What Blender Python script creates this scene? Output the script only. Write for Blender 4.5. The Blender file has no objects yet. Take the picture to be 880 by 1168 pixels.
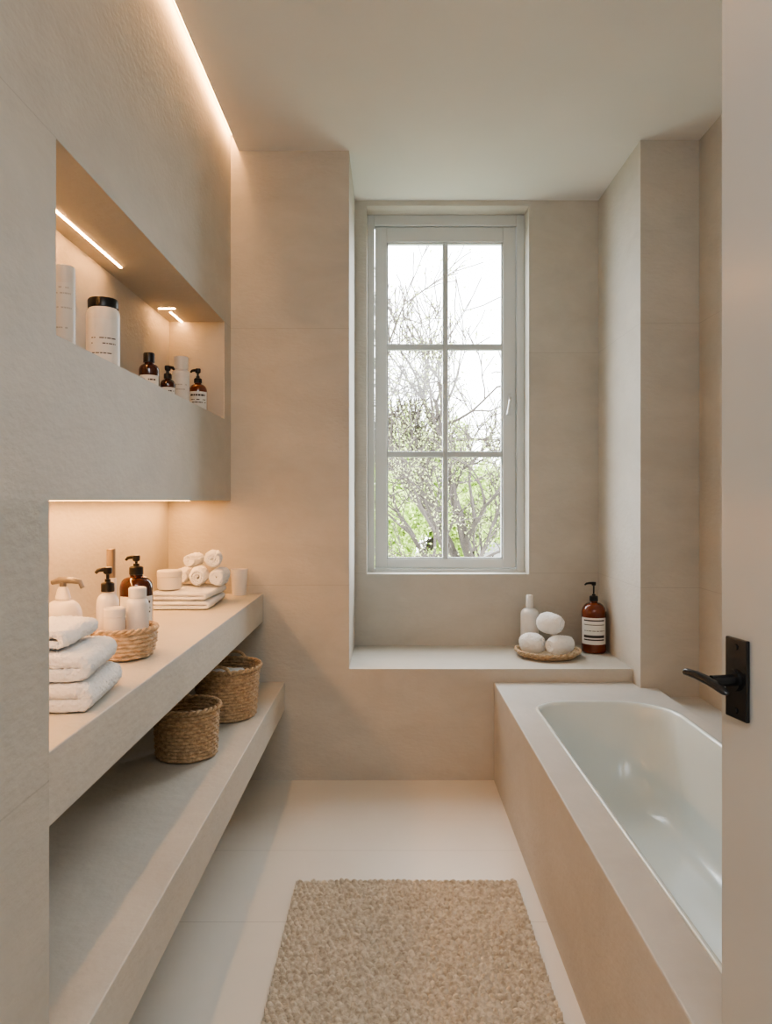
import bpy, bmesh, math, random
from mathutils import Vector, Matrix, noise
random.seed(7)
C = bpy.context.scene.collection
EYE = 1.244

# ------------------------------------------------------------------ materials
def new_mat(name):
    m = bpy.data.materials.new(name); m.use_nodes = True
    nt = m.node_tree
    return m, nt, nt.nodes, nt.links, nt.nodes['Principled BSDF']

def pmat(name, col, rough=0.5, var=0.0, vscale=20, bump=0.0, bscale=60, metal=0.0, detail=4, trans=0.0, col2=None, spec=None, sheen=0.0, coat=0.0, ior=1.45, stretch=(1,1,1), bdist=0.01):
    m, nt, N, L, b = new_mat(name)
    b.inputs['Roughness'].default_value = rough
    b.inputs['Metallic'].default_value = metal
    b.inputs['Transmission Weight'].default_value = trans
    b.inputs['IOR'].default_value = ior
    b.inputs['Coat Weight'].default_value = coat
    if spec is not None: b.inputs['Specular IOR Level'].default_value = spec
    b.inputs['Sheen Weight'].default_value = sheen
    tc = N.new('ShaderNodeTexCoord'); mp = N.new('ShaderNodeMapping')
    mp.inputs['Scale'].default_value = stretch
    L.new(tc.outputs['Object'], mp.inputs['Vector'])
    n = N.new('ShaderNodeTexNoise'); n.inputs['Scale'].default_value = vscale; n.inputs['Detail'].default_value = detail
    L.new(mp.outputs[0], n.inputs['Vector'])
    r = N.new('ShaderNodeValToRGB')
    c2 = col2 if col2 else tuple(max(0, c*(1-var)) for c in col)
    c1 = col if col2 else tuple(min(1, c*(1+var)) for c in col)
    r.color_ramp.elements[0].position = 0.3; r.color_ramp.elements[1].position = 0.7
    r.color_ramp.elements[0].color = (*c2, 1); r.color_ramp.elements[1].color = (*c1, 1)
    L.new(n.outputs['Fac'], r.inputs['Fac']); L.new(r.outputs['Color'], b.inputs['Base Color'])
    if bump > 0:
        n2 = N.new('ShaderNodeTexNoise'); n2.inputs['Scale'].default_value = bscale; n2.inputs['Detail'].default_value = 5
        L.new(mp.outputs[0], n2.inputs['Vector'])
        bp = N.new('ShaderNodeBump'); bp.inputs['Strength'].default_value = bump; bp.inputs['Distance'].default_value = bdist
        L.new(n2.outputs['Fac'], bp.inputs['Height']); L.new(bp.outputs['Normal'], b.inputs['Normal'])
    return m

def stone_mat(name, col, rough, seams, seamcol=0.84, var=0.085, bump=0.2, width=0.0014):
    """plaster-like stone; seams = list of (axis, position) joints in metres"""
    m, nt, N, L, b = new_mat(name)
    b.inputs['Roughness'].default_value = rough
    b.inputs['Specular IOR Level'].default_value = 0.35
    tc = N.new('ShaderNodeTexCoord'); sep = N.new('ShaderNodeSeparateXYZ')
    L.new(tc.outputs['Object'], sep.inputs[0])
    n = N.new('ShaderNodeTexNoise'); n.inputs['Scale'].default_value = 3.0; n.inputs['Detail'].default_value = 10; n.inputs['Roughness'].default_value = 0.7
    n.inputs['Distortion'].default_value = 0.4
    mp = N.new('ShaderNodeMapping'); mp.inputs['Scale'].default_value = (1, 1, 1.9)
    L.new(tc.outputs['Object'], mp.inputs['Vector']); L.new(mp.outputs[0], n.inputs['Vector'])
    r = N.new('ShaderNodeValToRGB')
    r.color_ramp.elements[0].position = 0.3; r.color_ramp.elements[1].position = 0.72
    r.color_ramp.elements[0].color = (*[c*(1-var) for c in col], 1); r.color_ramp.elements[1].color = (*[c*(1+var*0.8) for c in col], 1)
    L.new(n.outputs['Fac'], r.inputs['Fac'])
    cur = None
    for ax, pos in seams:
        s = N.new('ShaderNodeMath'); s.operation = 'SUBTRACT'; s.inputs[1].default_value = pos
        L.new(sep.outputs['XYZ'.index(ax)], s.inputs[0])
        a = N.new('ShaderNodeMath'); a.operation = 'ABSOLUTE'; L.new(s.outputs[0], a.inputs[0])
        g = N.new('ShaderNodeMath'); g.operation = 'LESS_THAN'; g.inputs[1].default_value = width; L.new(a.outputs[0], g.inputs[0])
        if cur is None: cur = g
        else:
            mx = N.new('ShaderNodeMath'); mx.operation = 'MAXIMUM'
            L.new(cur.outputs[0], mx.inputs[0]); L.new(g.outputs[0], mx.inputs[1]); cur = mx
    if cur is not None:
        mix = N.new('ShaderNodeMixRGB'); mix.blend_type = 'MIX'
        L.new(cur.outputs[0], mix.inputs[0]); L.new(r.outputs['Color'], mix.inputs[1])
        mix.inputs[2].default_value = (*[c*seamcol for c in col], 1)
        L.new(mix.outputs[0], b.inputs['Base Color'])
    else:
        L.new(r.outputs['Color'], b.inputs['Base Color'])
    n2 = N.new('ShaderNodeTexNoise'); n2.inputs['Scale'].default_value = 38; n2.inputs['Detail'].default_value = 7
    L.new(mp.outputs[0], n2.inputs['Vector'])
    bp = N.new('ShaderNodeBump'); bp.inputs['Strength'].default_value = bump; bp.inputs['Distance'].default_value = 0.01
    L.new(n2.outputs['Fac'], bp.inputs['Height']); L.new(bp.outputs['Normal'], b.inputs['Normal'])
    return m

def emat(name, col, s):
    m = bpy.data.materials.new(name); m.use_nodes = True
    N = m.node_tree.nodes; N.clear()
    e = N.new('ShaderNodeEmission'); e.inputs[0].default_value = (*col, 1); e.inputs[1].default_value = s
    o = N.new('ShaderNodeOutputMaterial'); m.node_tree.links.new(e.outputs[0], o.inputs[0])
    return m

WALLC = (0.580, 0.550, 0.492)
M_wall = stone_mat('plaster_stone', WALLC, 0.62, [('Z', 2.01), ('Z', 0.868)])
M_bench = stone_mat('bench_stone', (0.63, 0.60, 0.54), 0.6, [])
M_tubstone = stone_mat('tub_stone', (0.58, 0.57, 0.54), 0.55, [])
M_floor = stone_mat('floor_tile', (0.74, 0.705, 0.64), 0.34, [('Y', 2.65), ('Y', 2.2), ('Y', 1.75), ('Y', 1.3), ('Y', 0.85)], 0.76, 0.03, 0.05, 0.0016)
M_ceil = pmat('ceiling_plaster', (0.80, 0.79, 0.77), 0.8, 0.015, 3, 0.04, 60)
M_door = pmat('door_paint', (0.58, 0.595, 0.58), 0.2, 0.02, 2, 0.02, 30)
M_frame = pmat('window_paint', (0.66, 0.68, 0.67), 0.4, 0.02, 5)
M_munt = pmat('muntin_paint', (0.54, 0.56, 0.56), 0.4, 0.02, 5)
M_black = pmat('black_metal', (0.02, 0.02, 0.021), 0.24, 0.1, 30, 0.02, 150, coat=0.2)
M_blackp = pmat('black_plastic', (0.014, 0.013, 0.012), 0.3, 0.1, 30)
M_amber = pmat('amber_glass', (0.17, 0.034, 0.009), 0.08, 0.2, 8, coat=0.6)
M_damber = pmat('dark_amber_glass', (0.065, 0.017, 0.007), 0.1, 0.15, 8, coat=0.6)
M_white = pmat('white_plastic', (0.80, 0.77, 0.73), 0.35, 0.02, 8)
M_cream = pmat('cream_ceramic', (0.82, 0.78, 0.72), 0.3, 0.02, 8)
M_label = pmat('paper_label', (0.82, 0.80, 0.76), 0.6, 0.02, 20)
M_ink = pmat('label_ink', (0.06, 0.05, 0.045), 0.6, 0.1, 20)
M_greyink = pmat('label_grey_ink', (0.56, 0.54, 0.51), 0.6, 0.1, 20)
M_brass = pmat('champagne_metal', (0.42, 0.34, 0.25), 0.35, 0.05, 20, metal=0.5)
M_towel = pmat('terry_cotton', (0.95, 0.94, 0.92), 0.95, 0.01, 60, 0.55, 220, sheen=0.6, bdist=0.006)
M_wicker = pmat('wicker', (0.66, 0.48, 0.30), 0.55, 0.0, 90, 0.4, 180, col2=(0.36, 0.24, 0.14))
M_wickerl = pmat('light_wicker', (0.72, 0.57, 0.40), 0.6, 0.0, 60, 0.4, 180, col2=(0.44, 0.31, 0.19))
M_jute = pmat('jute', (0.88, 0.82, 0.70), 0.9, 0.0, 85, 0.6, 320, col2=(0.50, 0.435, 0.34), detail=2, stretch=(0.8, 1.3, 1))
M_enamel = pmat('enamel', (0.76, 0.83, 0.82), 0.2, 0.01, 3, coat=0.3)
M_silver = pmat('satin_metal', (0.6, 0.6, 0.58), 0.3, 0.03, 20, metal=0.9)
M_led = emat('led_warm', (1.0, 0.50, 0.19), 42)
M_led2 = emat('led_warm_niche', (1.0, 0.48, 0.17), 62)
M_led3 = emat('led_warm_counter', (1.0, 0.48, 0.17), 30)
M_bark = pmat('bark', (0.09, 0.075, 0.065), 0.9, 0.3, 12, 0.5, 40)
M_leaf = pmat('spring_leaf', (0.48, 0.62, 0.14), 0.7, 0.0, 3, col2=(0.30, 0.45, 0.08))
M_leaf2 = pmat('pale_leaf', (0.52, 0.60, 0.24), 0.7, 0.0, 3, col2=(0.36, 0.40, 0.18))
M_grass = pmat('garden_ground', (0.17, 0.19, 0.12), 0.9, 0.3, 4, 0.5, 30)
M_siding = pmat('pale_siding', (0.28, 0.275, 0.27), 0.8, 0.45, 6, stretch=(0.1, 0.1, 7))
M_roof = pmat('roof_slate', (0.12, 0.12, 0.13), 0.8, 0.2, 10)

m = bpy.data.materials.new('window_glass'); m.use_nodes = True
N = m.node_tree.nodes; L = m.node_tree.links; N.clear()
t = N.new('ShaderNodeBsdfTransparent'); g = N.new('ShaderNodeBsdfGlossy'); g.inputs['Roughness'].default_value = 0.02
mx = N.new('ShaderNodeMixShader'); mx.inputs[0].default_value = 0.04; o = N.new('ShaderNodeOutputMaterial')
L.new(t.outputs[0], mx.inputs[1]); L.new(g.outputs[0], mx.inputs[2]); L.new(mx.outputs[0], o.inputs[0])
M_glass = m

# ------------------------------------------------------------------ helpers
def obj_from(name, verts, faces, mats, loc=(0, 0, 0), smooth=None, parent=None, mi=None):
    me = bpy.data.meshes.new(name); me.from_pydata(verts, [], faces); 
    if not isinstance(mats, (list, tuple)): mats = [mats]
    for x in mats: me.materials.append(x)
    if mi:
        for p, k in zip(me.polygons, mi): p.material_index = k
    bm = bmesh.new(); bm.from_mesh(me); bmesh.ops.recalc_face_normals(bm, faces=bm.faces); bm.to_mesh(me); bm.free()
    if smooth is not None:
        for p in me.polygons: p.use_smooth = True
        me.set_sharp_from_angle(angle=math.radians(smooth))
    ob = bpy.data.objects.new(name, me); C.objects.link(ob); ob.location = loc
    if parent: ob.parent = parent
    return ob

BF = [(0, 3, 2, 1), (4, 5, 6, 7), (0, 1, 5, 4), (1, 2, 6, 5), (2, 3, 7, 6), (3, 0, 4, 7)]
def boxdata(bs):
    V = []; F = []
    for (x0, x1, y0, y1, z0, z1) in bs:
        k = len(V)
        V += [(x0, y0, z0), (x1, y0, z0), (x1, y1, z0), (x0, y1, z0), (x0, y0, z1), (x1, y0, z1), (x1, y1, z1), (x0, y1, z1)]
        F += [tuple(k+i for i in f) for f in BF]
    return V, F
def boxes(name, bs, mat, bevel=0, parent=None, loc=(0, 0, 0)):
    V, F = boxdata(bs)
    ob = obj_from(name, V, F, mat, loc, parent=parent)
    if bevel:
        b = ob.modifiers.new('bevel', 'BEVEL'); b.width = bevel; b.segments = 3; b.limit_method = 'ANGLE'
    return ob
def struct(ob): ob['kind'] = 'structure'; return ob
def tag(ob, label, cat, group=None):
    ob['label'] = label; ob['category'] = cat
    if group: ob['group'] = group
    return ob
def root(name, loc, label, cat, group=None):
    e = bpy.data.objects.new(name, None); C.objects.link(e); e.location = loc; e.empty_display_size = 0.05
    return tag(e, label, cat, group)

def lathe_data(prof, seg=40, sx=1, sy=1):
    V = []; F = []
    for r, z in prof:
        for i in range(seg):
            a = 2*math.pi*i/seg; V.append((r*math.cos(a)*sx, r*math.sin(a)*sy, z))
    n = len(prof)
    for j in range(n-1):
        for i in range(seg):
            F.append((j*seg+i, j*seg+(i+1) % seg, (j+1)*seg+(i+1) % seg, (j+1)*seg+i))
    F.append(tuple(range(seg))[::-1]); F.append(tuple((n-1)*seg+i for i in range(seg)))
    return V, F
def lathe(name, prof, mat, loc=(0, 0, 0), parent=None, seg=40, smooth=35, sx=1, sy=1):
    V, F = lathe_data(prof, seg, sx, sy)
    return obj_from(name, V, F, mat, loc, smooth, parent)

def tube_data(pts, r, seg=10, flat=1.0):
    """tube along points (r scalar or list)"""
    V = []; F = []; n = len(pts); pts = [Vector(p) for p in pts]
    for i, p in enumerate(pts):
        d = (pts[min(i+1, n-1)]-pts[max(i-1, 0)]).normalized()
        up = Vector((0, 0, 1)) if abs(d.z) < 0.95 else Vector((0, 1, 0))
        s = d.cross(up).normalized(); u = s.cross(d)
        rr = r[i] if isinstance(r, (list, tuple)) else r
        for k in range(seg):
            a = 2*math.pi*k/seg; V.append(tuple(p+s*math.cos(a)*rr+u*math.sin(a)*rr*flat))
    for i in range(n-1):
        for k in range(seg):
            F.append((i*seg+k, i*seg+(k+1) % seg, (i+1)*seg+(k+1) % seg, (i+1)*seg+k))
    F.append(tuple(range(seg))[::-1]); F.append(tuple((n-1)*seg+k for k in range(seg)))
    return V, F
def merge(*ds):
    V = []; F = []
    for v, f in ds:
        k = len(V); V += v; F += [tuple(k+i for i in q) for q in f]
    return V, F

def label_patch(parent, R, z0, z1, cx, cy, lines, half=1.05, ink=None, name='label', seed=1):
    """curved paper label, facing the doorway; lines = rows (0..1 from bottom) with word bars"""
    rnd = random.Random(seed)
    base = math.atan2(-cy, -cx); nc, nr = 44, 40
    V = []; F = []; mi = []
    for j in range(nr+1):
        for i in range(nc+1):
            a = base-half+2*half*i/nc
            V.append((R*math.cos(a), R*math.sin(a), z0+(z1-z0)*j/nr))
    rows = {}
    for (c, h, dens) in lines:
        pat = []; i = 0
        while i < nc:
            w = rnd.randint(2, 6); pat += [rnd.random() < dens]*w + [dens >= 1]; i += w+1
        for j in range(nr):
            if abs((j+0.5)/nr-c) < h/2: rows[j] = pat
    for j in range(nr):
        for i in range(nc):
            F.append((j*(nc+1)+i, j*(nc+1)+i+1, (j+1)*(nc+1)+i+1, (j+1)*(nc+1)+i))
            mi.append(1 if (j in rows and rows[j][i] and 0.12 < i/nc < 0.88) else 0)
    me = bpy.data.meshes.new(name); me.from_pydata(V, [], F)
    me.materials.append(M_label); me.materials.append(ink or M_ink)
    for p, k in zip(me.polygons, mi): p.material_index = k; p.use_smooth = True
    ob = bpy.data.objects.new(name, me); C.objects.link(ob); ob.parent = parent
    return ob

def bottle_prof(R, H, neck_r, shoulder, neck_h):
    p = [(R*0.3, 0.003), (R*0.86, 0.0), (R*0.97, 0.004), (R, 0.012)]
    zb = H-shoulder
    p.append((R, zb))
    for i in range(1, 9):
        a = i/8*math.pi/2
        p.append((neck_r+(R-neck_r)*math.cos(a), zb+shoulder*math.sin(a)))
    p.append((neck_r, H+neck_h)); p.append((neck_r*0.6, H+neck_h+0.001))
    return p

def pump(parent, z, cr, mat, total, ang, reach, name='pump', ch=0.022):
    """collar, stem, head and spout"""
    d1 = lathe_data([(cr*0.9, z), (cr, z+0.001), (cr, z+ch), (cr*0.85, z+ch+0.003), (cr*0.45, z+ch+0.005), (cr*0.42, z+ch+0.012)], 24)
    zs = z+ch+0.01; ze = z+total
    d2 = lathe_data([(0.0042, zs), (0.0042, ze-0.016)], 14)
    d3 = lathe_data([(0.006, ze-0.02), (0.0105, ze-0.017), (0.0115, ze-0.006), (0.0105, ze-0.001), (0.006, ze)], 20)
    c, s = math.cos(ang), math.sin(ang)
    pts = [(c*x, s*x, ze-0.007-dz) for x, dz in [(0.0, 0), (reach*0.45, 0), (reach*0.8, 0.002), (reach, 0.009)]]
    d4 = tube_data(pts, [0.0085, 0.0075, 0.0065, 0.005], 12, 0.8)
    V, F = merge(d1, d2, d3, d4)
    return obj_from(name, V, F, mat, (0, 0, 0), 40, parent)

# ------------------------------------------------------------------ room shell
YF = 3.315; YB = 3.862; H = 2.80; HC = 2.865
x1, x2 = -0.702, -0.979
SL = 0.035
struct(boxes('floor', [(-1.2, 1.5, -1.3, 4.12, -0.1, 0.0)], M_floor))
# ceiling with a cove slot beside the left wall
struct(boxes('ceiling', [(x1+SL, 1.5, -1.3, 4.12, H, HC+0.1), (-1.2, x1+SL, -1.3, 4.12, HC, HC+0.1)], M_ceil))
nz0, nz1, ny0, ny1, nb = 1.594, 2.009, 1.574, 3.19, -0.938
struct(boxes('wall_left', [
    (-1.15, x2, -1.3, YF, 0, HC),
    (x2, x1, -1.3, YF, nz1, HC),
    (x2, x1, -1.3, YF, EYE, nz0),
    (x2, x1, -1.3, ny0, nz0, nz1),
    (x2, x1, ny1, YF, nz0, nz1),
    (x2, nb, ny0, ny1, nz0, nz1)], M_wall))
struct(boxes('wall_pier', [(x2, -0.4553, -1.3, 1.0, 0, EYE)], M_wall))
struct(boxes('wall_far', [(-1.15, -0.1755, YF, 4.12, 0, H), (-1.15, x1+SL, YF, 4.12, H, HC), (-0.1755, 1.086, YF, 4.12, 0, 0.495)], M_wall))
wx0, wx1, wz0, wz1 = -0.1135, 0.7266, 0.863, 2.772
struct(boxes('wall_window', [(-0.1755, wx0, YB, 4.12, 0.495, H), (wx1, 1.086, YB, 4.12, 0.495, H),
                             (wx0, wx1, YB, 4.12, 0.495, wz0), (wx0, wx1, YB, 4.12, wz1, H)], M_wall))
struct(boxes('wall_column', [(1.086, 1.5, 3.216, 4.12, 0, H)], M_wall))
struct(boxes('wall_right', [(1.34, 1.5, -1.3, 3.216, 0, H)], M_wall))
struct(boxes('wall_rear', [(-1.15, 1.5, -1.4, -1.3, 0, HC)], M_wall))
struct(boxes('trim_1', [(1.1585, 1.34, 1.03, 3.216, 0, 0.397)], M_tubstone, 0.004))

# ------------------------------------------------------------------ window
win = root('window_1', (0.3, 4.0, wz0), 'tall pale grey painted casement window with six panes', 'window')
del win['category']; struct(win)
wl = Vector((0.3, 4.0, wz0))
def rel(bs): return [(a-wl.x, b-wl.x, c-wl.y, d-wl.y, e-wl.z, f-wl.z) for a, b, c, d, e, f in bs]
sx0, sx1, sz0, sz1 = -0.076, 0.684, 0.880, 2.715
gx0, gx1, gz0, gz1 = -0.010, 0.613, 0.930, 2.632
boxes('window_frame', rel([(wx0, sx0, 3.985, 4.05, wz0, wz1), (sx1, wx1, 3.985, 4.05, wz0, wz1),
                    (sx0, sx1, 3.985, 4.05, sz1, wz1), (sx0, sx1, 3.985, 4.05, wz0, sz0)]), M_frame, 0.003, win)
e = 0.003
sash = boxes('sash', rel([(sx0+e, gx0, 4.0, 4.045, sz0+e, sz1-e), (gx1, sx1-e, 4.0, 4.045, sz0+e, sz1-e),
                   (gx0, gx1, 4.0, 4.045, gz1, sz1-e), (gx0, gx1, 4.0, 4.045, sz0+e, gz0)]), M_frame, 0.003, win)
boxes('glazing_bead', rel([(gx0, gx0+0.008, 4.008, 4.035, gz0, gz1), (gx1-0.008, gx1, 4.008, 4.035, gz0, gz1),
                   (gx0, gx1, 4.008, 4.035, gz1-0.008, gz1), (gx0, gx1, 4.008, 4.035, gz0, gz0+0.008)]), M_munt, 0.001, win)
boxes('muntin', rel([(0.290, 0.320, 4.005, 4.04, gz0, gz1), (gx0, gx1, 4.007, 4.038, 2.054, 2.087), (gx0, gx1, 4.007, 4.038, 1.477, 1.510)]), M_munt, 0.006, win)
boxes('window_glass', rel([(gx0, gx1, 4.022, 4.025, gz0, gz1)]), M_glass, 0, win)
V, F = merge(boxdata([(0.640-wl.x, 0.656-wl.x, 3.992-wl.y, 4.0-wl.y, 1.70-wl.z, 1.82-wl.z)]),
             tube_data([(0.648-wl.x, 3.995-wl.y, 1.79-wl.z), (0.648-wl.x, 3.962-wl.y, 1.79-wl.z), (0.645-wl.x, 3.955-wl.y, 1.78-wl.z), (0.632-wl.x, 3.952-wl.y, 1.70-wl.z)], 0.007, 10))
obj_from('window_handle', V, F, M_silver, (0, 0, 0), 40, win)['label'] = 'small satin metal window handle'

# ------------------------------------------------------------------ LED strips
tag(boxes('led_strip_light', [(-0.694, -0.674, -1.0, 3.30, HC-0.004, HC-0.0005)], M_led), 'warm glowing light strip in the ceiling cove', 'light strip', 'recessed warm light strips')
tag(boxes('led_strip_light', [(-0.881, -0.874, 1.60, 2.445, nz1-0.002, nz1-0.0005)], M_led2), 'warm light strip set in the niche top', 'light strip', 'recessed warm light strips')
tag(boxes('led_strip_light', [(-0.888, -0.881, 3.02, 3.187, nz1-0.002, nz1-0.0005)], M_led2), 'short warm light strip running along the niche top', 'light strip', 'recessed warm light strips')
tag(boxes('led_strip_light', [(-0.915, -0.850, 2.960, 2.972, nz1-0.002, nz1-0.0005)], M_led2), 'short crosswise warm light strip in the niche top', 'light strip', 'recessed warm light strips')
tag(boxes('led_strip_light', [(-0.905, -0.865, 1.05, 3.25, EYE-0.0009, EYE-0.0003)], M_led3), 'warm light strip above the stone counter', 'light strip', 'recessed warm light strips')

# ------------------------------------------------------------------ counter and shelf
tag(boxes('stone_counter', [(x2+0.001, -0.558, 1.002, YF-0.001, 0.706, 0.831)], M_bench, 0.003), 'thick floating beige stone counter under the niche wall', 'counter')
tag(boxes('stone_shelf', [(x2+0.001, -0.462, 1.002, YF-0.001, 0.312, 0.437)], M_bench, 0.003), 'floating beige stone lower shelf beneath the counter', 'shelf')

# ------------------------------------------------------------------ bathtub
tub = root('bathtub', (0.81, 2.1, 0), 'white enamel bathtub set in a beige stone surround', 'bathtub')
O = Vector((0.81, 2.1, 0))
def rrect(x0, x1, y0, y1, r, n=12):
    pts = []
    rs = r if isinstance(r, (list, tuple)) else [r]*4
    for (cx, cy, a0, rr) in [(x1, y1, 0, rs[0]), (x0, y1, 90, rs[1]), (x0, y0, 180, rs[2]), (x1, y0, 270, rs[3])]:
        ccx = cx-rr if cx == x1 else cx+rr; ccy = cy-rr if cy == y1 else cy+rr
        for i in range(n+1):
            a = math.radians(a0+90*i/n); pts.append((ccx+rr*math.cos(a), ccy+rr*math.sin(a)))
    return pts
TX0, TX1, TY0, TY1 = 0.573, 1.100, 1.16, 2.985
ZT = 0.437
bm = bmesh.new()
outer = [(0.468, 1.03), (1.157, 1.03), (1.157, 3.2145), (1.0845, 3.2145), (1.0845, YF-0.0015), (0.468, YF-0.0015)]
def addloop(pts, z):
    vs = [bm.verts.new((p[0]-O.x, p[1]-O.y, z)) for p in pts]
    es = [bm.edges.new((vs[i], vs[(i+1) % len(vs)])) for i in range(len(vs))]
    return vs, es
ov, oe = addloop(outer, ZT)
iv, ie = addloop(rrect(TX0, TX1, TY0, TY1, [0.2, 0.13, 0.12, 0.12]), ZT)
bmesh.ops.triangle_fill(bm, edges=oe+ie, use_beauty=True, normal=(0, 0, 1))
lv = [bm.verts.new((v.co.x, v.co.y, 0.001)) for v in ov]
for i in range(len(ov)):
    j = (i+1) % len(ov); bm.faces.new((ov[i], ov[j], lv[j], lv[i]))
bmesh.ops.recalc_face_normals(bm, faces=bm.faces)
me = bpy.data.meshes.new('tub_surround'); bm.to_mesh(me); bm.free(); me.materials.append(M_tubstone)
ob = bpy.data.objects.new('tub_surround', me); C.objects.link(ob); ob.parent = tub
ob['label'] = 'beige stone tub surround'
b = ob.modifiers.new('bevel', 'BEVEL'); b.width = 0.004; b.segments = 2; b.limit_method = 'ANGLE'
V = []; F = []
steps = [(-0.006, ZT+0.0005, 0), (-0.005, ZT+0.003, 0), (0.0, ZT+0.0045, 0), (0.006, ZT+0.002, 0), (0.011, ZT-0.010, 0), (0.017, 0.36, 0.005), (0.025, 0.26, 0.02), (0.036, 0.17, 0.045),
         (0.055, 0.10, 0.08), (0.085, 0.068, 0.11), (0.13, 0.058, 0.15), (0.20, 0.055, 0.22)]
for ins, z, ye in steps:
    pts = rrect(TX0+ins, TX1-ins, TY0+ins+ye, TY1-ins-ye, [min(0.2, (TX1-TX0)/2-ins-0.001), min(0.13+ye*0.3, (TX1-TX0)/2-ins-0.001)]+[min(0.12, (TX1-TX0)/2-ins-0.001)]*2)
    V += [(p[0]-O.x, p[1]-O.y, z) for p in pts]
n = len(pts)
for j in range(len(steps)-1):
    for i in range(n): F.append((j*n+i, j*n+(i+1) % n, (j+1)*n+(i+1) % n, (j+1)*n+i))
F.append(tuple((len(steps)-1)*n+i for i in range(n)))
ob = obj_from('tub_basin', V, F, M_enamel, (0, 0, 0), 80, tub); ob['label'] = 'glossy pale enamel basin'

# ------------------------------------------------------------------ door
ang = math.atan2(0.2, 0.98)
door = boxes('door_1', [(0, 0.04, -0.82, 0, -1.0, 1.35)], M_door, 0.002)
struct(door); door.location = (0.446, 1.0, 1.014); door.rotation_euler = (0, 0, ang)
door['label'] = 'pale beige open door leaf with black lever handle'
hd = boxes('door_handle', [(-0.006, -0.0005, -0.0585, -0.0165, -0.052, 0.052)], M_black, 0.0015, door)
hd['label'] = 'black lever door handle on backplate'
V, F = merge(tube_data([(-0.004, -0.036, -0.002), (-0.010, -0.036, -0.002)], 0.014, 24),
             tube_data([(-0.009, -0.036, -0.002), (-0.040, -0.036, -0.002)], 0.0075, 20),
             tube_data([(-0.0415, -0.070, -0.010), (-0.0425, -0.066, -0.008), (-0.043, -0.05, -0.004), (-0.044, -0.034, -0.001), (-0.048, -0.016, 0.002), (-0.0535, -0.001, 0.003), (-0.055, 0.002, 0.003)],
                       [0.003, 0.0055, 0.0068, 0.0072, 0.0066, 0.006, 0.003], 16, 0.8))
lv_ = obj_from('lever', V, F, M_black, (0, 0, 0), 40, hd)
V, F = merge(tube_data([(-0.005, -0.0375, 0.041), (-0.0075, -0.0375, 0.041)], 0.004, 12), tube_data([(-0.005, -0.0375, -0.041), (-0.0075, -0.0375, -0.041)], 0.004, 12))
obj_from('screw', V, F, M_black, (0, 0, 0), 40, hd)

# ------------------------------------------------------------------ jute mat: ribs of knotted loops
X0, X1, Y0, Y1 = -0.298, 0.412, 1.45, 2.409
nx, ny = 400, 480
V = []; F = []
p = (Y1-Y0)/38; q = 0.0185
for j in range(ny+1):
    for i in range(nx+1):
        x = X0+(X1-X0)*i/nx; y = Y0+(Y1-Y0)*j/ny
        w = noise.noise(Vector((x*6, y*6, 0)))*0.003 + noise.noise(Vector((x*40, y*20, 4)))*0.0020
        yy = (y-Y0+w)/p; rr = math.floor(yy); v = yy-rr
        u = (x-X0)/q+0.5*(rr % 2)+0.6*noise.noise(Vector((x*26, rr*3.1, 2)))
        ku = math.floor(u)
        size = 0.93+0.3*noise.noise(Vector((ku*1.7, rr*2.3, 7)))
        row = max(0, math.sin(math.pi*v))**0.9
        knot = abs(math.sin(math.pi*u+1.5*(v-0.5)))**0.6
        hgt = 0.002+0.026*row*(0.60+0.40*knot)*size
        edge = min(i, nx-i, j, ny-j)
        if edge == 0: hgt = 0.001
        jx = x+0.004*(row-0.5)*(-1 if i < 3 else 1)*(1 if (i < 3 or i > nx-3) else 0)
        V.append((jx, y, max(0.001, hgt)))
for j in range(ny):
    for i in range(nx): F.append((j*(nx+1)+i, j*(nx+1)+i+1, (j+1)*(nx+1)+i+1, (j+1)*(nx+1)+i))
tag(obj_from('bath_mat', V, F, M_jute, (0, 0, 0), 60), 'chunky woven natural jute bath mat on the tiled floor', 'bath mat')

# ------------------------------------------------------------------ wicker
def weave_body(name, Rb, Rt, Hh, mat, parent, rows, stakes, sx=1, sy=1, thick=0.004, amp=0.0030, bulge=0.0):
    seg = stakes*6; per = 4; V = []; F = []
    nr = rows*per
    for j in range(nr+1):
        z = 0.003+Hh*j/nr; f = j/nr
        R = Rb+(Rt-Rb)*f+bulge*math.sin(math.pi*f)
        row = min(rows-1, j//per); v = (j % per)/per
        prof = math.sin(math.pi*v)
        for i in range(seg):
            a = 2*math.pi*i/seg
            s = math.sin(a*stakes/2*1.0+math.pi*row)
            r = R+amp*s*prof+0.0045*prof
            V.append((r*math.cos(a)*sx, r*math.sin(a)*sy, z+0.0006*math.sin(a*7+row)))
    for j in range(nr):
        for i in range(seg): F.append((j*seg+i, j*seg+(i+1) % seg, (j+1)*seg+(i+1) % seg, (j+1)*seg+i))
    F.append(tuple(range(seg))[::-1])
    ob = obj_from(name, V, F, mat, (0, 0, 0), 70, parent)
    s = ob.modifiers.new('solid', 'SOLIDIFY'); s.thickness = thick; s.offset = -1
    return ob
def rope_ring(name, R, z, r, mat, parent, sx=1, sy=1, tw=30):
    ds = []
    for ph in (0, math.pi):
        pts = []; n = tw*6
        for i in range(n+1):
            a = 2*math.pi*i/n; b_ = tw*a/2+ph
            rr = R+math.cos(b_)*r*0.65
            pts.append((rr*math.cos(a)*sx, rr*math.sin(a)*sy, z+math.sin(b_)*r*0.65))
        ds.append(tube_data(pts, r*0.8, 6))
    V, F = merge(*ds)
    return obj_from(name, V, F, mat, (0, 0, 0), 80, parent)

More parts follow.
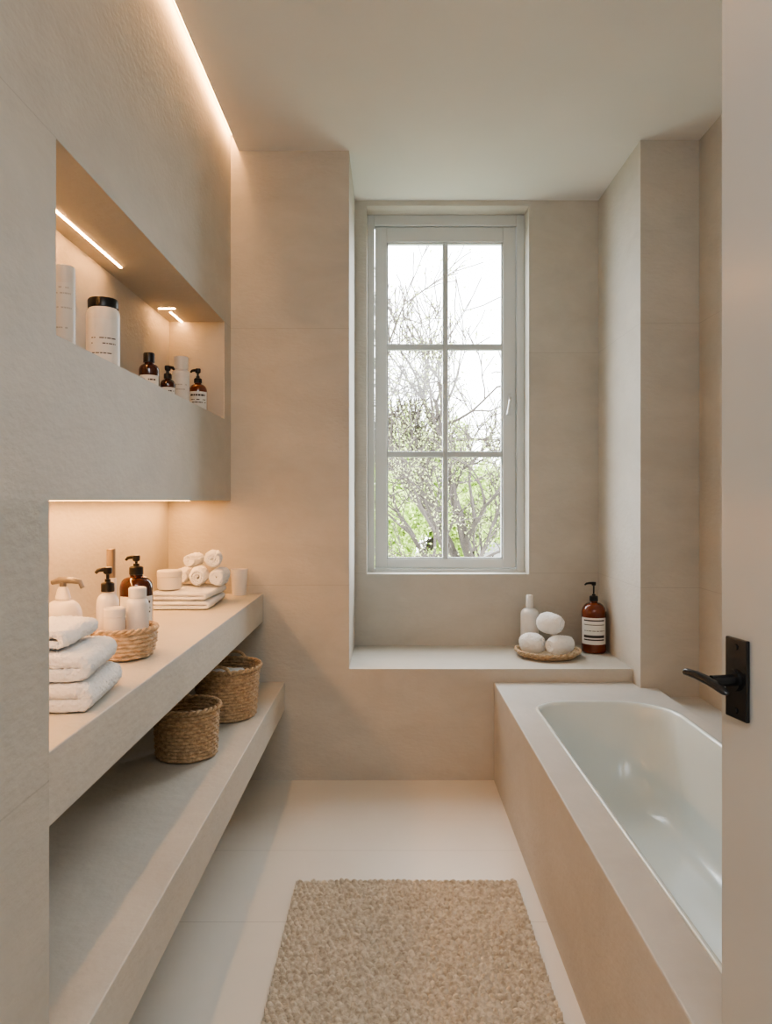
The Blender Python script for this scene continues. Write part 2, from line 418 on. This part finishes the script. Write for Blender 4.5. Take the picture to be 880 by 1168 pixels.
b1 = root('wicker_basket', (-0.640, 2.365, 0.438), 'small round brown wicker basket on the lower shelf', 'basket')
weave_body('basket_body', 0.091, 0.098, 0.152, M_wicker, b1, 14, 38)
rope_ring('rim', 0.101, 0.156, 0.0065, M_wicker, b1)
b2 = root('wicker_basket', (-0.606, 2.80, 0.438), 'larger oval brown wicker basket holding white cloth', 'basket')
weave_body('basket_body', 0.109, 0.124, 0.182, M_wicker, b2, 16, 42, 0.95, 1.05)
rope_ring('rim', 0.128, 0.186, 0.007, M_wicker, b2, 0.95, 1.05)
for s in (-1, 1):
    pts = [(0.04*math.cos(math.pi*k/10)*1.0, s*(0.1345+0.004), 0.182+0.03*math.sin(math.pi*k/10)) for k in range(11)]
    V, F = tube_data(pts, 0.006, 8)
    obj_from('handle', V, F, M_wicker, (0, 0, 0), 80, b2)

# ------------------------------------------------------------------ towels
tex = bpy.data.textures.new('towel_fluff', 'CLOUDS'); tex.noise_scale = 0.006
tex2 = bpy.data.textures.new('towel_lump', 'CLOUDS'); tex2.noise_scale = 0.06
def ribbon(name, path, width, thick, parent=None, loc=(0, 0, 0), rot=(0, 0, 0), lump=0.006, nw=22, fluff=0.004, lev=2):
    V = []; F = []; n = len(path)
    for k in range(nw+1):
        y = -width/2+width*k/nw
        for (x, z) in path: V.append((x, y, z))
    for k in range(nw):
        for i in range(n-1): F.append((k*n+i, k*n+i+1, (k+1)*n+i+1, (k+1)*n+i))
    ob = obj_from(name, V, F, M_towel, loc, 80, parent); ob.rotation_euler = rot
    s = ob.modifiers.new('solid', 'SOLIDIFY'); s.thickness = thick; s.offset = 0
    s = ob.modifiers.new('sub', 'SUBSURF'); s.levels = lev; s.render_levels = lev
    d = ob.modifiers.new('lump', 'DISPLACE'); d.texture = tex2; d.strength = lump; d.texture_coords = 'GLOBAL'
    d = ob.modifiers.new('fluff', 'DISPLACE'); d.texture = tex; d.strength = fluff; d.texture_coords = 'GLOBAL'
    return ob
def fold_path(Ln, layers, t):
    P = []
    for i in range(layers):
        z = t/2+i*t; xs = [Ln*(k/10-0.5) for k in range(11)]
        if i % 2: xs = xs[::-1]
        P += [(x, z+0.0015*math.sin(x*40+i)) for x in xs]
        if i < layers-1:
            c = xs[-1]; s = 1 if c > 0 else -1
            for a in (-45, 0, 45):
                P.append((c+s*t*0.5*math.cos(math.radians(a)), z+t/2+t*0.5*math.sin(math.radians(a))))
    return P
def spiral_path(R, t, z0=0, start=0.3, hold=0.0):
    """spiral that keeps its full radius over the last `hold` turns"""
    P = []; turns = R/t+hold; n = int(turns*16); g_ = (turns-hold)/turns
    for i in range(n+1):
        f = i/n; a = 2*math.pi*turns*f; r = 0.004+(R-t/2-0.004)*min(1, f/g_)
        if f > g_: r += 0.002*(f-g_)
        P.append((r*math.cos(a+start), z0+R+r*math.sin(a+start)))
    return P
def hfold(Ln, t):
    """towel folded once, thick rounded fold towards +x"""
    P = []
    for k in range(11): P.append((-Ln/2+Ln*k/10, t*0.5))
    for a in (-50, -15, 15, 50): P.append((Ln/2+t*0.55*math.cos(math.radians(a)), t+t*0.5*math.sin(math.radians(a))))
    for k in range(11): P.append((Ln/2-Ln*k/10, t*1.5))
    return P
g = 'folded towels on the counter'
for i, (dz, Lx, W, rz, dx, dy) in enumerate([(0.002, 0.205, 0.235, 0.10, 0, 0), (0.059, 0.200, 0.228, 0.13, -0.008, 0.006), (0.117, 0.165, 0.19, 0.02, -0.028, 0.015)]):
    z = 0.831+dz
    tag(ribbon('folded_towel', hfold(Lx, 0.0265 if i < 2 else 0.020), W, 0.0256 if i < 2 else 0.0180, None, (-0.712+dx, 1.545+dy, z), (0, 0, rz), 0.003 if i < 2 else 0.009, 22, 0.0065, 3),
        'thick white terry towel folded in a stack' if i < 2 else 'smaller crumpled white towel topping the stack', 'towel', g)
g = 'flat folded towels by the window wall'
for i in range(2):
    tag(ribbon('folded_towel', hfold(0.215-0.012*i, 0.0155), 0.33-0.02*i, 0.0145, None, (-0.802+0.004*i, 2.965, 0.833+0.034*i), (0, 0, 0.03-0.06*i), 0.004, 22, 0.004),
        'flat folded white towel beneath rolled towels', 'towel', g)
g = 'rolled towels on the flat towels'
zt = 0.903
for (x, y, z, rz, rx, R, W, st) in [(-0.764, 3.02, zt, 0.12, 0, 0.038, 0.17, 0.3), (-0.684, 3.03, zt, 0.02, 0, 0.035, 0.16, 2.0), (-0.842, 3.07, zt, 0.05, 0, 0.034, 0.14, 1.2), (-0.716, 3.045, zt+0.072, 0.2, 0.02, 0.036, 0.15, 3.5), (-0.802, 3.07, zt+0.070, -0.08, 0.0, 0.030, 0.14, 5.0)]:
    ob = ribbon('rolled_towel', spiral_path(R, 0.017, 0, st, 0.5), W, 0.0145, None, (x, y, z), (rx, 0, rz), 0.017, 14, 0.006)
    for v in ob.data.vertices:
        f = min(1, abs(v.co.y)/(W/2)); k = math.sqrt(max(0.0, 1-0.35*f**4)); v.co.x *= k; v.co.z = R+(v.co.z-R)*k
    tag(ob, 'white towel rolled up on flat folded towels', 'towel', g)

# ------------------------------------------------------------------ tray with washcloths on the window ledge
ZL = 0.4955
tr = root('wicker_tray', (0.765, 3.59, ZL), 'round shallow woven tray on the window ledge', 'tray')
weave_body('tray_body', 0.128, 0.149, 0.026, M_wickerl, tr, 3, 44, 1, 1, 0.003)
rope_ring('rim', 0.151, 0.030, 0.006, M_wickerl, tr, tw=44)
g = 'rolled washcloths on the tray'
def puff_roll(name, R, W, loc, rot, label, st=0.3):
    P = spiral_path(R, 0.024, -R, st, 0.8)
    ob = ribbon(name, P, W, 0.0205, None, loc, rot, 0.012, 20, 0.0065)
    for v in ob.data.vertices:   # rounded ends
        f = min(1, abs(v.co.y)/(W/2)); k = math.sqrt(max(0.0, 1-0.78*f**2.6)); v.co.x *= k; v.co.z *= k
    return tag(ob, label, 'towel', g)
zt = ZL+0.012
puff_roll('rolled_washcloth', 0.052, 0.106, (0.690, 3.585, zt+0.051), (0, 0, 1.0), 'small white washcloth roll resting on woven tray', 0.5)
puff_roll('rolled_washcloth', 0.051, 0.122, (0.815, 3.545, zt+0.050), (0, 0, -1.1), 'small white washcloth roll resting on woven tray', 2.2)
puff_roll('rolled_washcloth', 0.055, 0.110, (0.778, 3.590, zt+0.144), (0.1, 0, 0.9), 'white washcloth roll stacked on two others', 4.0)

# ------------------------------------------------------------------ bottles
x, y = 1.015, 3.69
b = root('pump_bottle', (x, y, ZL), 'large amber pump bottle with white label on window ledge', 'bottle')
lathe('bottle_body', bottle_prof(0.060, 0.245, 0.018, 0.055, 0.012), M_amber, parent=b)
label_patch(b, 0.0606, 0.045, 0.175, x, y, [(0.90, 0.04, 1.0), (0.74, 0.04, 1.0), (0.52, 0.03, 0.9), (0.30, 0.08, 1.0), (0.18, 0.04, 1.0)], 1.2, seed=3)
pump(b, 0.252, 0.021, M_blackp, 0.095, math.radians(180), 0.045)
x, y = 0.712, 3.765
b = root('lotion_bottle', (x, y, ZL), 'small plain white bottle with narrow cap behind washcloths', 'bottle')
lathe('bottle_body', bottle_prof(0.045, 0.205, 0.016, 0.03, 0.008), M_white, parent=b)
lathe('cap', [(0.018, 0.212), (0.019, 0.213), (0.017, 0.268), (0.014, 0.272)], M_white, parent=b)

# niche
g = 'toiletries in the wall niche'
NZ = nz0+0.0005
x, y = -0.800, 1.835
b = root('lotion_tube', (x, y, NZ), 'tall white ribbed bottle with grey lettering in niche', 'bottle', g)
pr = [(0.02, 0), (0.027, 0.001), (0.028, 0.005)]
for k in range(24):
    pr += [(0.028, 0.01+k*0.0078), (0.0272, 0.0125+k*0.0078)]
pr += [(0.028, 0.20), (0.027, 0.222), (0.022, 0.226)]
lathe('bottle_body', pr, M_white, parent=b)
label_patch(b, 0.0286, 0.04, 0.18, x, y, [(0.9, 0.025, 0.7), (0.8, 0.025, 0.7), (0.55, 0.025, 0.7), (0.45, 0.025, 0.7), (0.2, 0.025, 0.7)], 0.9, M_greyink, seed=5)
x, y = -0.800, 2.09
b = root('lotion_bottle', (x, y, NZ), 'wide white bottle with flat black lid in niche', 'bottle', g)
lathe('bottle_body', [(0.03, 0), (0.041, 0.001), (0.044, 0.006), (0.045, 0.02), (0.045, 0.165), (0.043, 0.178), (0.038, 0.186)], M_white, parent=b)
lathe('cap', [(0.036, 0.186), (0.041, 0.187), (0.0415, 0.207), (0.039, 0.212), (0.03, 0.213)], M_blackp, parent=b)
label_patch(b, 0.0456, 0.03, 0.15, x, y, [(0.56, 0.03, 0.8), (0.44, 0.025, 0.7), (0.30, 0.025, 0.8), (0.2, 0.025, 0.8)], 1.0, seed=8)
x, y = -0.800, 2.49
b = root('medicine_bottle', (x, y, NZ), 'short amber bottle with black screw cap in niche', 'bottle', g)
lathe('bottle_body', bottle_prof(0.033, 0.105, 0.015, 0.022, 0.006), M_damber, parent=b)
lathe('cap', [(0.016, 0.110), (0.0185, 0.111), (0.0185, 0.138), (0.017, 0.142)], M_blackp, parent=b)
label_patch(b, 0.0336, 0.015, 0.065, x, y, [(0.7, 0.12, 0.8), (0.4, 0.08, 0.7)], 1.1, seed=9)
x, y = -0.795, 2.685
b = root('medicine_bottle', (x, y, NZ), 'smallest dark amber bottle with black pump in niche', 'bottle', g)
lathe('bottle_body', bottle_prof(0.027, 0.085, 0.011, 0.02, 0.005), M_damber, parent=b)
pump(b, 0.088, 0.014, M_blackp, 0.048, math.radians(-20), 0.026, ch=0.016)
label_patch(b, 0.0276, 0.012, 0.055, x, y, [(0.7, 0.12, 0.8), (0.4, 0.08, 0.7)], 1.1, seed=10)
x, y = -0.800, 2.875
b = root('lotion_bottle', (x, y, NZ), 'white cylindrical bottle with white cap in niche', 'bottle', g)
lathe('bottle_body', bottle_prof(0.032, 0.150, 0.024, 0.010, 0.004), M_white, parent=b)
lathe('cap', [(0.025, 0.154), (0.027, 0.155), (0.027, 0.200), (0.025, 0.203)], M_cream, parent=b)
label_patch(b, 0.0326, 0.03, 0.12, x, y, [(0.7, 0.05, 0.6), (0.5, 0.04, 0.6)], 0.9, M_greyink, seed=11)
x, y = -0.780, 3.05
b = root('pump_bottle', (x, y, NZ), 'amber pump bottle with white label in niche', 'bottle', g)
lathe('bottle_body', bottle_prof(0.037, 0.125, 0.013, 0.03, 0.006), M_amber, parent=b)
label_patch(b, 0.0376, 0.018, 0.092, x, y, [(0.8, 0.1, 0.8), (0.55, 0.06, 0.7), (0.4, 0.05, 0.7)], 1.2, seed=12)
pump(b, 0.130, 0.016, M_blackp, 0.060, math.radians(180), 0.03, ch=0.016)

# counter
g = 'toiletries on the counter'
CZ = 0.8315
x, y = -0.858, 1.965
b = root('pump_bottle', (x, y, CZ), 'round white pump bottle with metal nozzle behind towels', 'bottle', g)
lathe('bottle_body', bottle_prof(0.048, 0.150, 0.018, 0.045, 0.006), M_white, parent=b)
lathe('collar', [(0.018, 0.154), (0.020, 0.155), (0.015, 0.176), (0.010, 0.186)], M_cream, parent=b)
pts = [(-0.030, 0, 0.196), (-0.01, 0, 0.202), (0.02, 0, 0.203), (0.045, 0, 0.198), (0.052, 0, 0.182)]
d = merge(tube_data(pts, [0.006, 0.009, 0.009, 0.007, 0.006], 12), lathe_data([(0.009, 0.182), (0.009, 0.198)], 16))
pn = obj_from('pump', d[0], d[1], pmat('metal_nozzle', (0.22, 0.21, 0.20), 0.3, 0.1, metal=0.4), (0, 0, 0), 40, b)
bb = root('wicker_basket', (-0.703, 1.965, CZ), 'small open wicker basket holding white toiletry bottles', 'basket')
weave_body('basket_body', 0.072, 0.084, 0.074, M_wickerl, bb, 7, 32, 1, 1, 0.0035, bulge=0.006)
rope_ring('rim', 0.087, 0.078, 0.0055, M_wickerl, bb)
g2 = 'bottles in the counter basket'
x, y, z = -0.744, 1.975, CZ+0.008
b = root('pump_bottle', (x, y, z), 'slim white pump bottle with black pump in basket', 'bottle', g2)
lathe('bottle_body', bottle_prof(0.029, 0.158, 0.013, 0.030, 0.006), M_cream, parent=b)
pump(b, 0.163, 0.017, M_blackp, 0.066, math.radians(200), 0.030)
x, y = -0.666, 1.978
b = root('lotion_bottle', (x, y, z), 'white round-shouldered bottle with white cap in basket', 'bottle', g2)
lathe('bottle_body', bottle_prof(0.029, 0.145, 0.020, 0.02, 0.004), M_white, parent=b)
lathe('cap', [(0.021, 0.149), (0.023, 0.15), (0.023, 0.172), (0.020, 0.175)], M_white, parent=b)
x, y = -0.706, 1.922
b = root('cosmetic_jar', (x, y, z), 'short white lidded jar in basket', 'jar', g2)
lathe('jar_body', [(0.02, 0), (0.025, 0.001), (0.0265, 0.006), (0.0265, 0.105)], M_cream, parent=b)
lathe('lid', [(0.025, 0.1055), (0.0272, 0.106), (0.0272, 0.126), (0.025, 0.129)], M_white, parent=b)
x, y = -0.768, 2.27
b = root('pump_bottle', (x, y, CZ), 'large dark amber bottle with black pump and white label', 'bottle', g)
lathe('bottle_body', bottle_prof(0.049, 0.182, 0.019, 0.035, 0.006), M_damber, parent=b)
label_patch(b, 0.0496, 0.030, 0.125, x, y, [(0.82, 0.08, 0.9), (0.62, 0.04, 0.7), (0.5, 0.04, 0.7), (0.2, 0.04, 0.7)], 1.2, seed=20)
pump(b, 0.187, 0.021, M_blackp, 0.060, math.radians(170), 0.034)
b = root('atomizer_bottle', (-0.856, 2.30, CZ), 'slim champagne-coloured cylindrical atomizer behind other bottles', 'bottle', g)
lathe('bottle_body', [(0.012, 0), (0.016, 0.001), (0.016, 0.17), (0.014, 0.174)], M_cream, parent=b)
lathe('cap', [(0.012, 0.1745), (0.0135, 0.175), (0.0135, 0.262), (0.012, 0.264)], M_brass, parent=b)
x, y = -0.845, 2.875
b = root('cosmetic_jar', (x, y, 0.903), 'white lidded cream jar on the folded towels', 'jar', g)
lathe('jar_body', [(0.03, 0), (0.042, 0.001), (0.046, 0.008), (0.046, 0.048)], M_white, parent=b)
lathe('lid', [(0.044, 0.0485), (0.047, 0.050), (0.047, 0.069), (0.043, 0.073), (0.03, 0.074)], M_cream, parent=b)
b = tag(lathe('tumbler', [(0.02, 0), (0.029, 0.001), (0.031, 0.008), (0.037, 0.113), (0.0365, 0.115), (0.034, 0.114), (0.029, 0.012), (0.01, 0.01)], M_cream, (-0.650, 3.245, CZ)), 'white ceramic tumbler on the counter corner', 'cup', g)

# cloth in large basket
tag(ribbon('folded_towel', fold_path(0.14, 3, 0.018), 0.15, 0.016, None, (-0.606, 2.80, 0.438+0.11), (0, 0, 0.3), 0.01), 'white cloth folded inside the oval wicker basket', 'towel')

# ------------------------------------------------------------------ outdoors
tag(boxes('lawn', [(-15, 25, 4.6, 40, -1.7, -1.53)], M_grass), 'green garden lawn outside the window', 'lawn')
def tree(name, base, Ht, seed, nleaf, lsize, lmat, label, maxlev=5, spread=0.55, trunk_r=0.09, keep=0.8, first=0.33, rmin=0.003, decay=0.6):
    rnd = random.Random(seed); segs = []; tips = []
    def rv(): return Vector((rnd.uniform(-1, 1), rnd.uniform(-1, 1), rnd.uniform(-1, 1)))
    def grow(p, d, Ln, r, lev):
        pts = [p]; rs = [r]; ns = 4
        for i in range(ns):
            d = (d+rv()*0.24+Vector((0, 0, 0.06)))
            if p.z < 0.9: d.z = abs(d.z)+0.05
            d.normalize(); p = p+d*Ln/ns; pts.append(p); rs.append(max(rmin, r*(1-0.38*(i+1)/ns)))
            if lev >= 2: tips.append(p)
            if lev < maxlev and i >= 1 and rnd.random() < keep:
                nd = (d+rv()*spread*1.5).normalized(); grow(p, nd, Ln*rnd.uniform(0.5, 0.75), rs[-1]*decay, lev+1)
        segs.append(tube_data(pts, rs, 4 if lev > 1 else 10))
        if lev < maxlev:
            for k in range(2):
                nd = (d+rv()*spread).normalized(); grow(p, nd, Ln*rnd.uniform(0.6, 0.85), rs[-1]*0.78, lev+1)
    grow(Vector((0, 0, 0)), Vector((0, 0, 1)), Ht*first, trunk_r, 0)
    rt = root(name, base, label, 'tree')
    V, F = merge(*segs); obj_from('branches', V, F, M_bark, (0, 0, 0), 60, rt)
    V = []; F = []
    for k in range(nleaf):
        c = rnd.choice(tips)+rv()*0.09
        a = rv().normalized(); b_ = a.cross(rv()).normalized(); s = lsize*rnd.uniform(0.6, 1.3); i0 = len(V)
        V += [tuple(c-a*s), tuple(c+b_*s*0.5), tuple(c+a*s), tuple(c-b_*s*0.5)]; F.append((i0, i0+1, i0+2, i0+3))
    lf = obj_from('foliage', V, F, lmat, (0, 0, 0), None, rt); lf['kind'] = 'stuff'
    return rt
tree('garden_tree', (1.25, 8.9, -1.5), 5.6, 4, 12000, 0.016, M_leaf2, 'tall bare-branched tree with sparse spring leaves', 5, 0.65, 0.14, 0.85, rmin=0.005, decay=0.68)
tree('garden_tree', (0.60, 14.5, -1.5), 6.2, 12, 60000, 0.048, M_leaf, 'bright green leafy tree in the garden', 5, 0.8, 0.10, first=0.22)
tree('garden_tree', (0.6, 22.5, -1.5), 7.4, 33, 46000, 0.075, M_leaf, 'fuller green tree beyond the lawn', 5, 0.75, 0.10, first=0.23)
hs = root('neighbour_house', (5.9, 30, -1.5), 'pale sided neighbouring house behind the trees', 'house')
boxes('house_wall', [(-3.0, 5, -1, 4, 0, 2.6)], M_siding, 0, hs)
V = [(-3.3, -1.4, 2.6), (5.3, -1.4, 2.6), (5.3, 4.4, 2.6), (-3.3, 4.4, 2.6), (-2.4, 1.5, 3.9), (4.4, 1.5, 3.9)]
obj_from('house_roof', V, [(0, 3, 2, 1), (0, 1, 5, 4), (1, 2, 5), (2, 3, 4, 5), (3, 0, 4)], M_roof, parent=hs)

# ------------------------------------------------------------------ light
w = bpy.data.worlds.new('sky'); bpy.context.scene.world = w; w.use_nodes = True
bg = w.node_tree.nodes['Background']; bg.inputs[0].default_value = (0.93, 0.97, 1.0, 1); bg.inputs[1].default_value = 9.2
def area(name, loc, rot, sx_, sy_, power, col, portal=False):
    l = bpy.data.lights.new(name, 'AREA'); l.shape = 'RECTANGLE'; l.size = sx_; l.size_y = sy_; l.energy = power; l.color = col
    if portal: l.cycles.is_portal = True
    o = bpy.data.objects.new(name, l); C.objects.link(o); o.location = loc; o.rotation_euler = rot
    return o
area('window_portal', (0.3, 4.2, 1.8), (math.radians(-90), 0, 0), 1.0, 2.1, 1, (1, 1, 1), True)
lm = area('fill_light', (0.2, -0.4, 2.70), (math.radians(25), 0, 0), 1.3, 1.1, 27, (0.96, 0.98, 1.0))  # unseen fill light, added behind the camera to brighten the room
tag(lm, 'added soft lamp near the doorway', 'fill')

cam = bpy.data.cameras.new('camera'); co = bpy.data.objects.new('camera', cam); C.objects.link(co)
co.location = (0, 0, EYE); co.rotation_euler = (math.radians(90), 0, 0)
cam.sensor_fit = 'VERTICAL'; cam.sensor_height = 36; cam.lens = 850/1168*36
cam.shift_x = -3/1168; cam.shift_y = -13/1168; cam.clip_start = 0.02
bpy.context.scene.camera = co
vs_ = bpy.context.scene.view_settings
vs_.view_transform = 'AgX'
try: vs_.look = 'AgX - Medium High Contrast'
except Exception as ex: print(ex)
vs_.exposure = 0.40
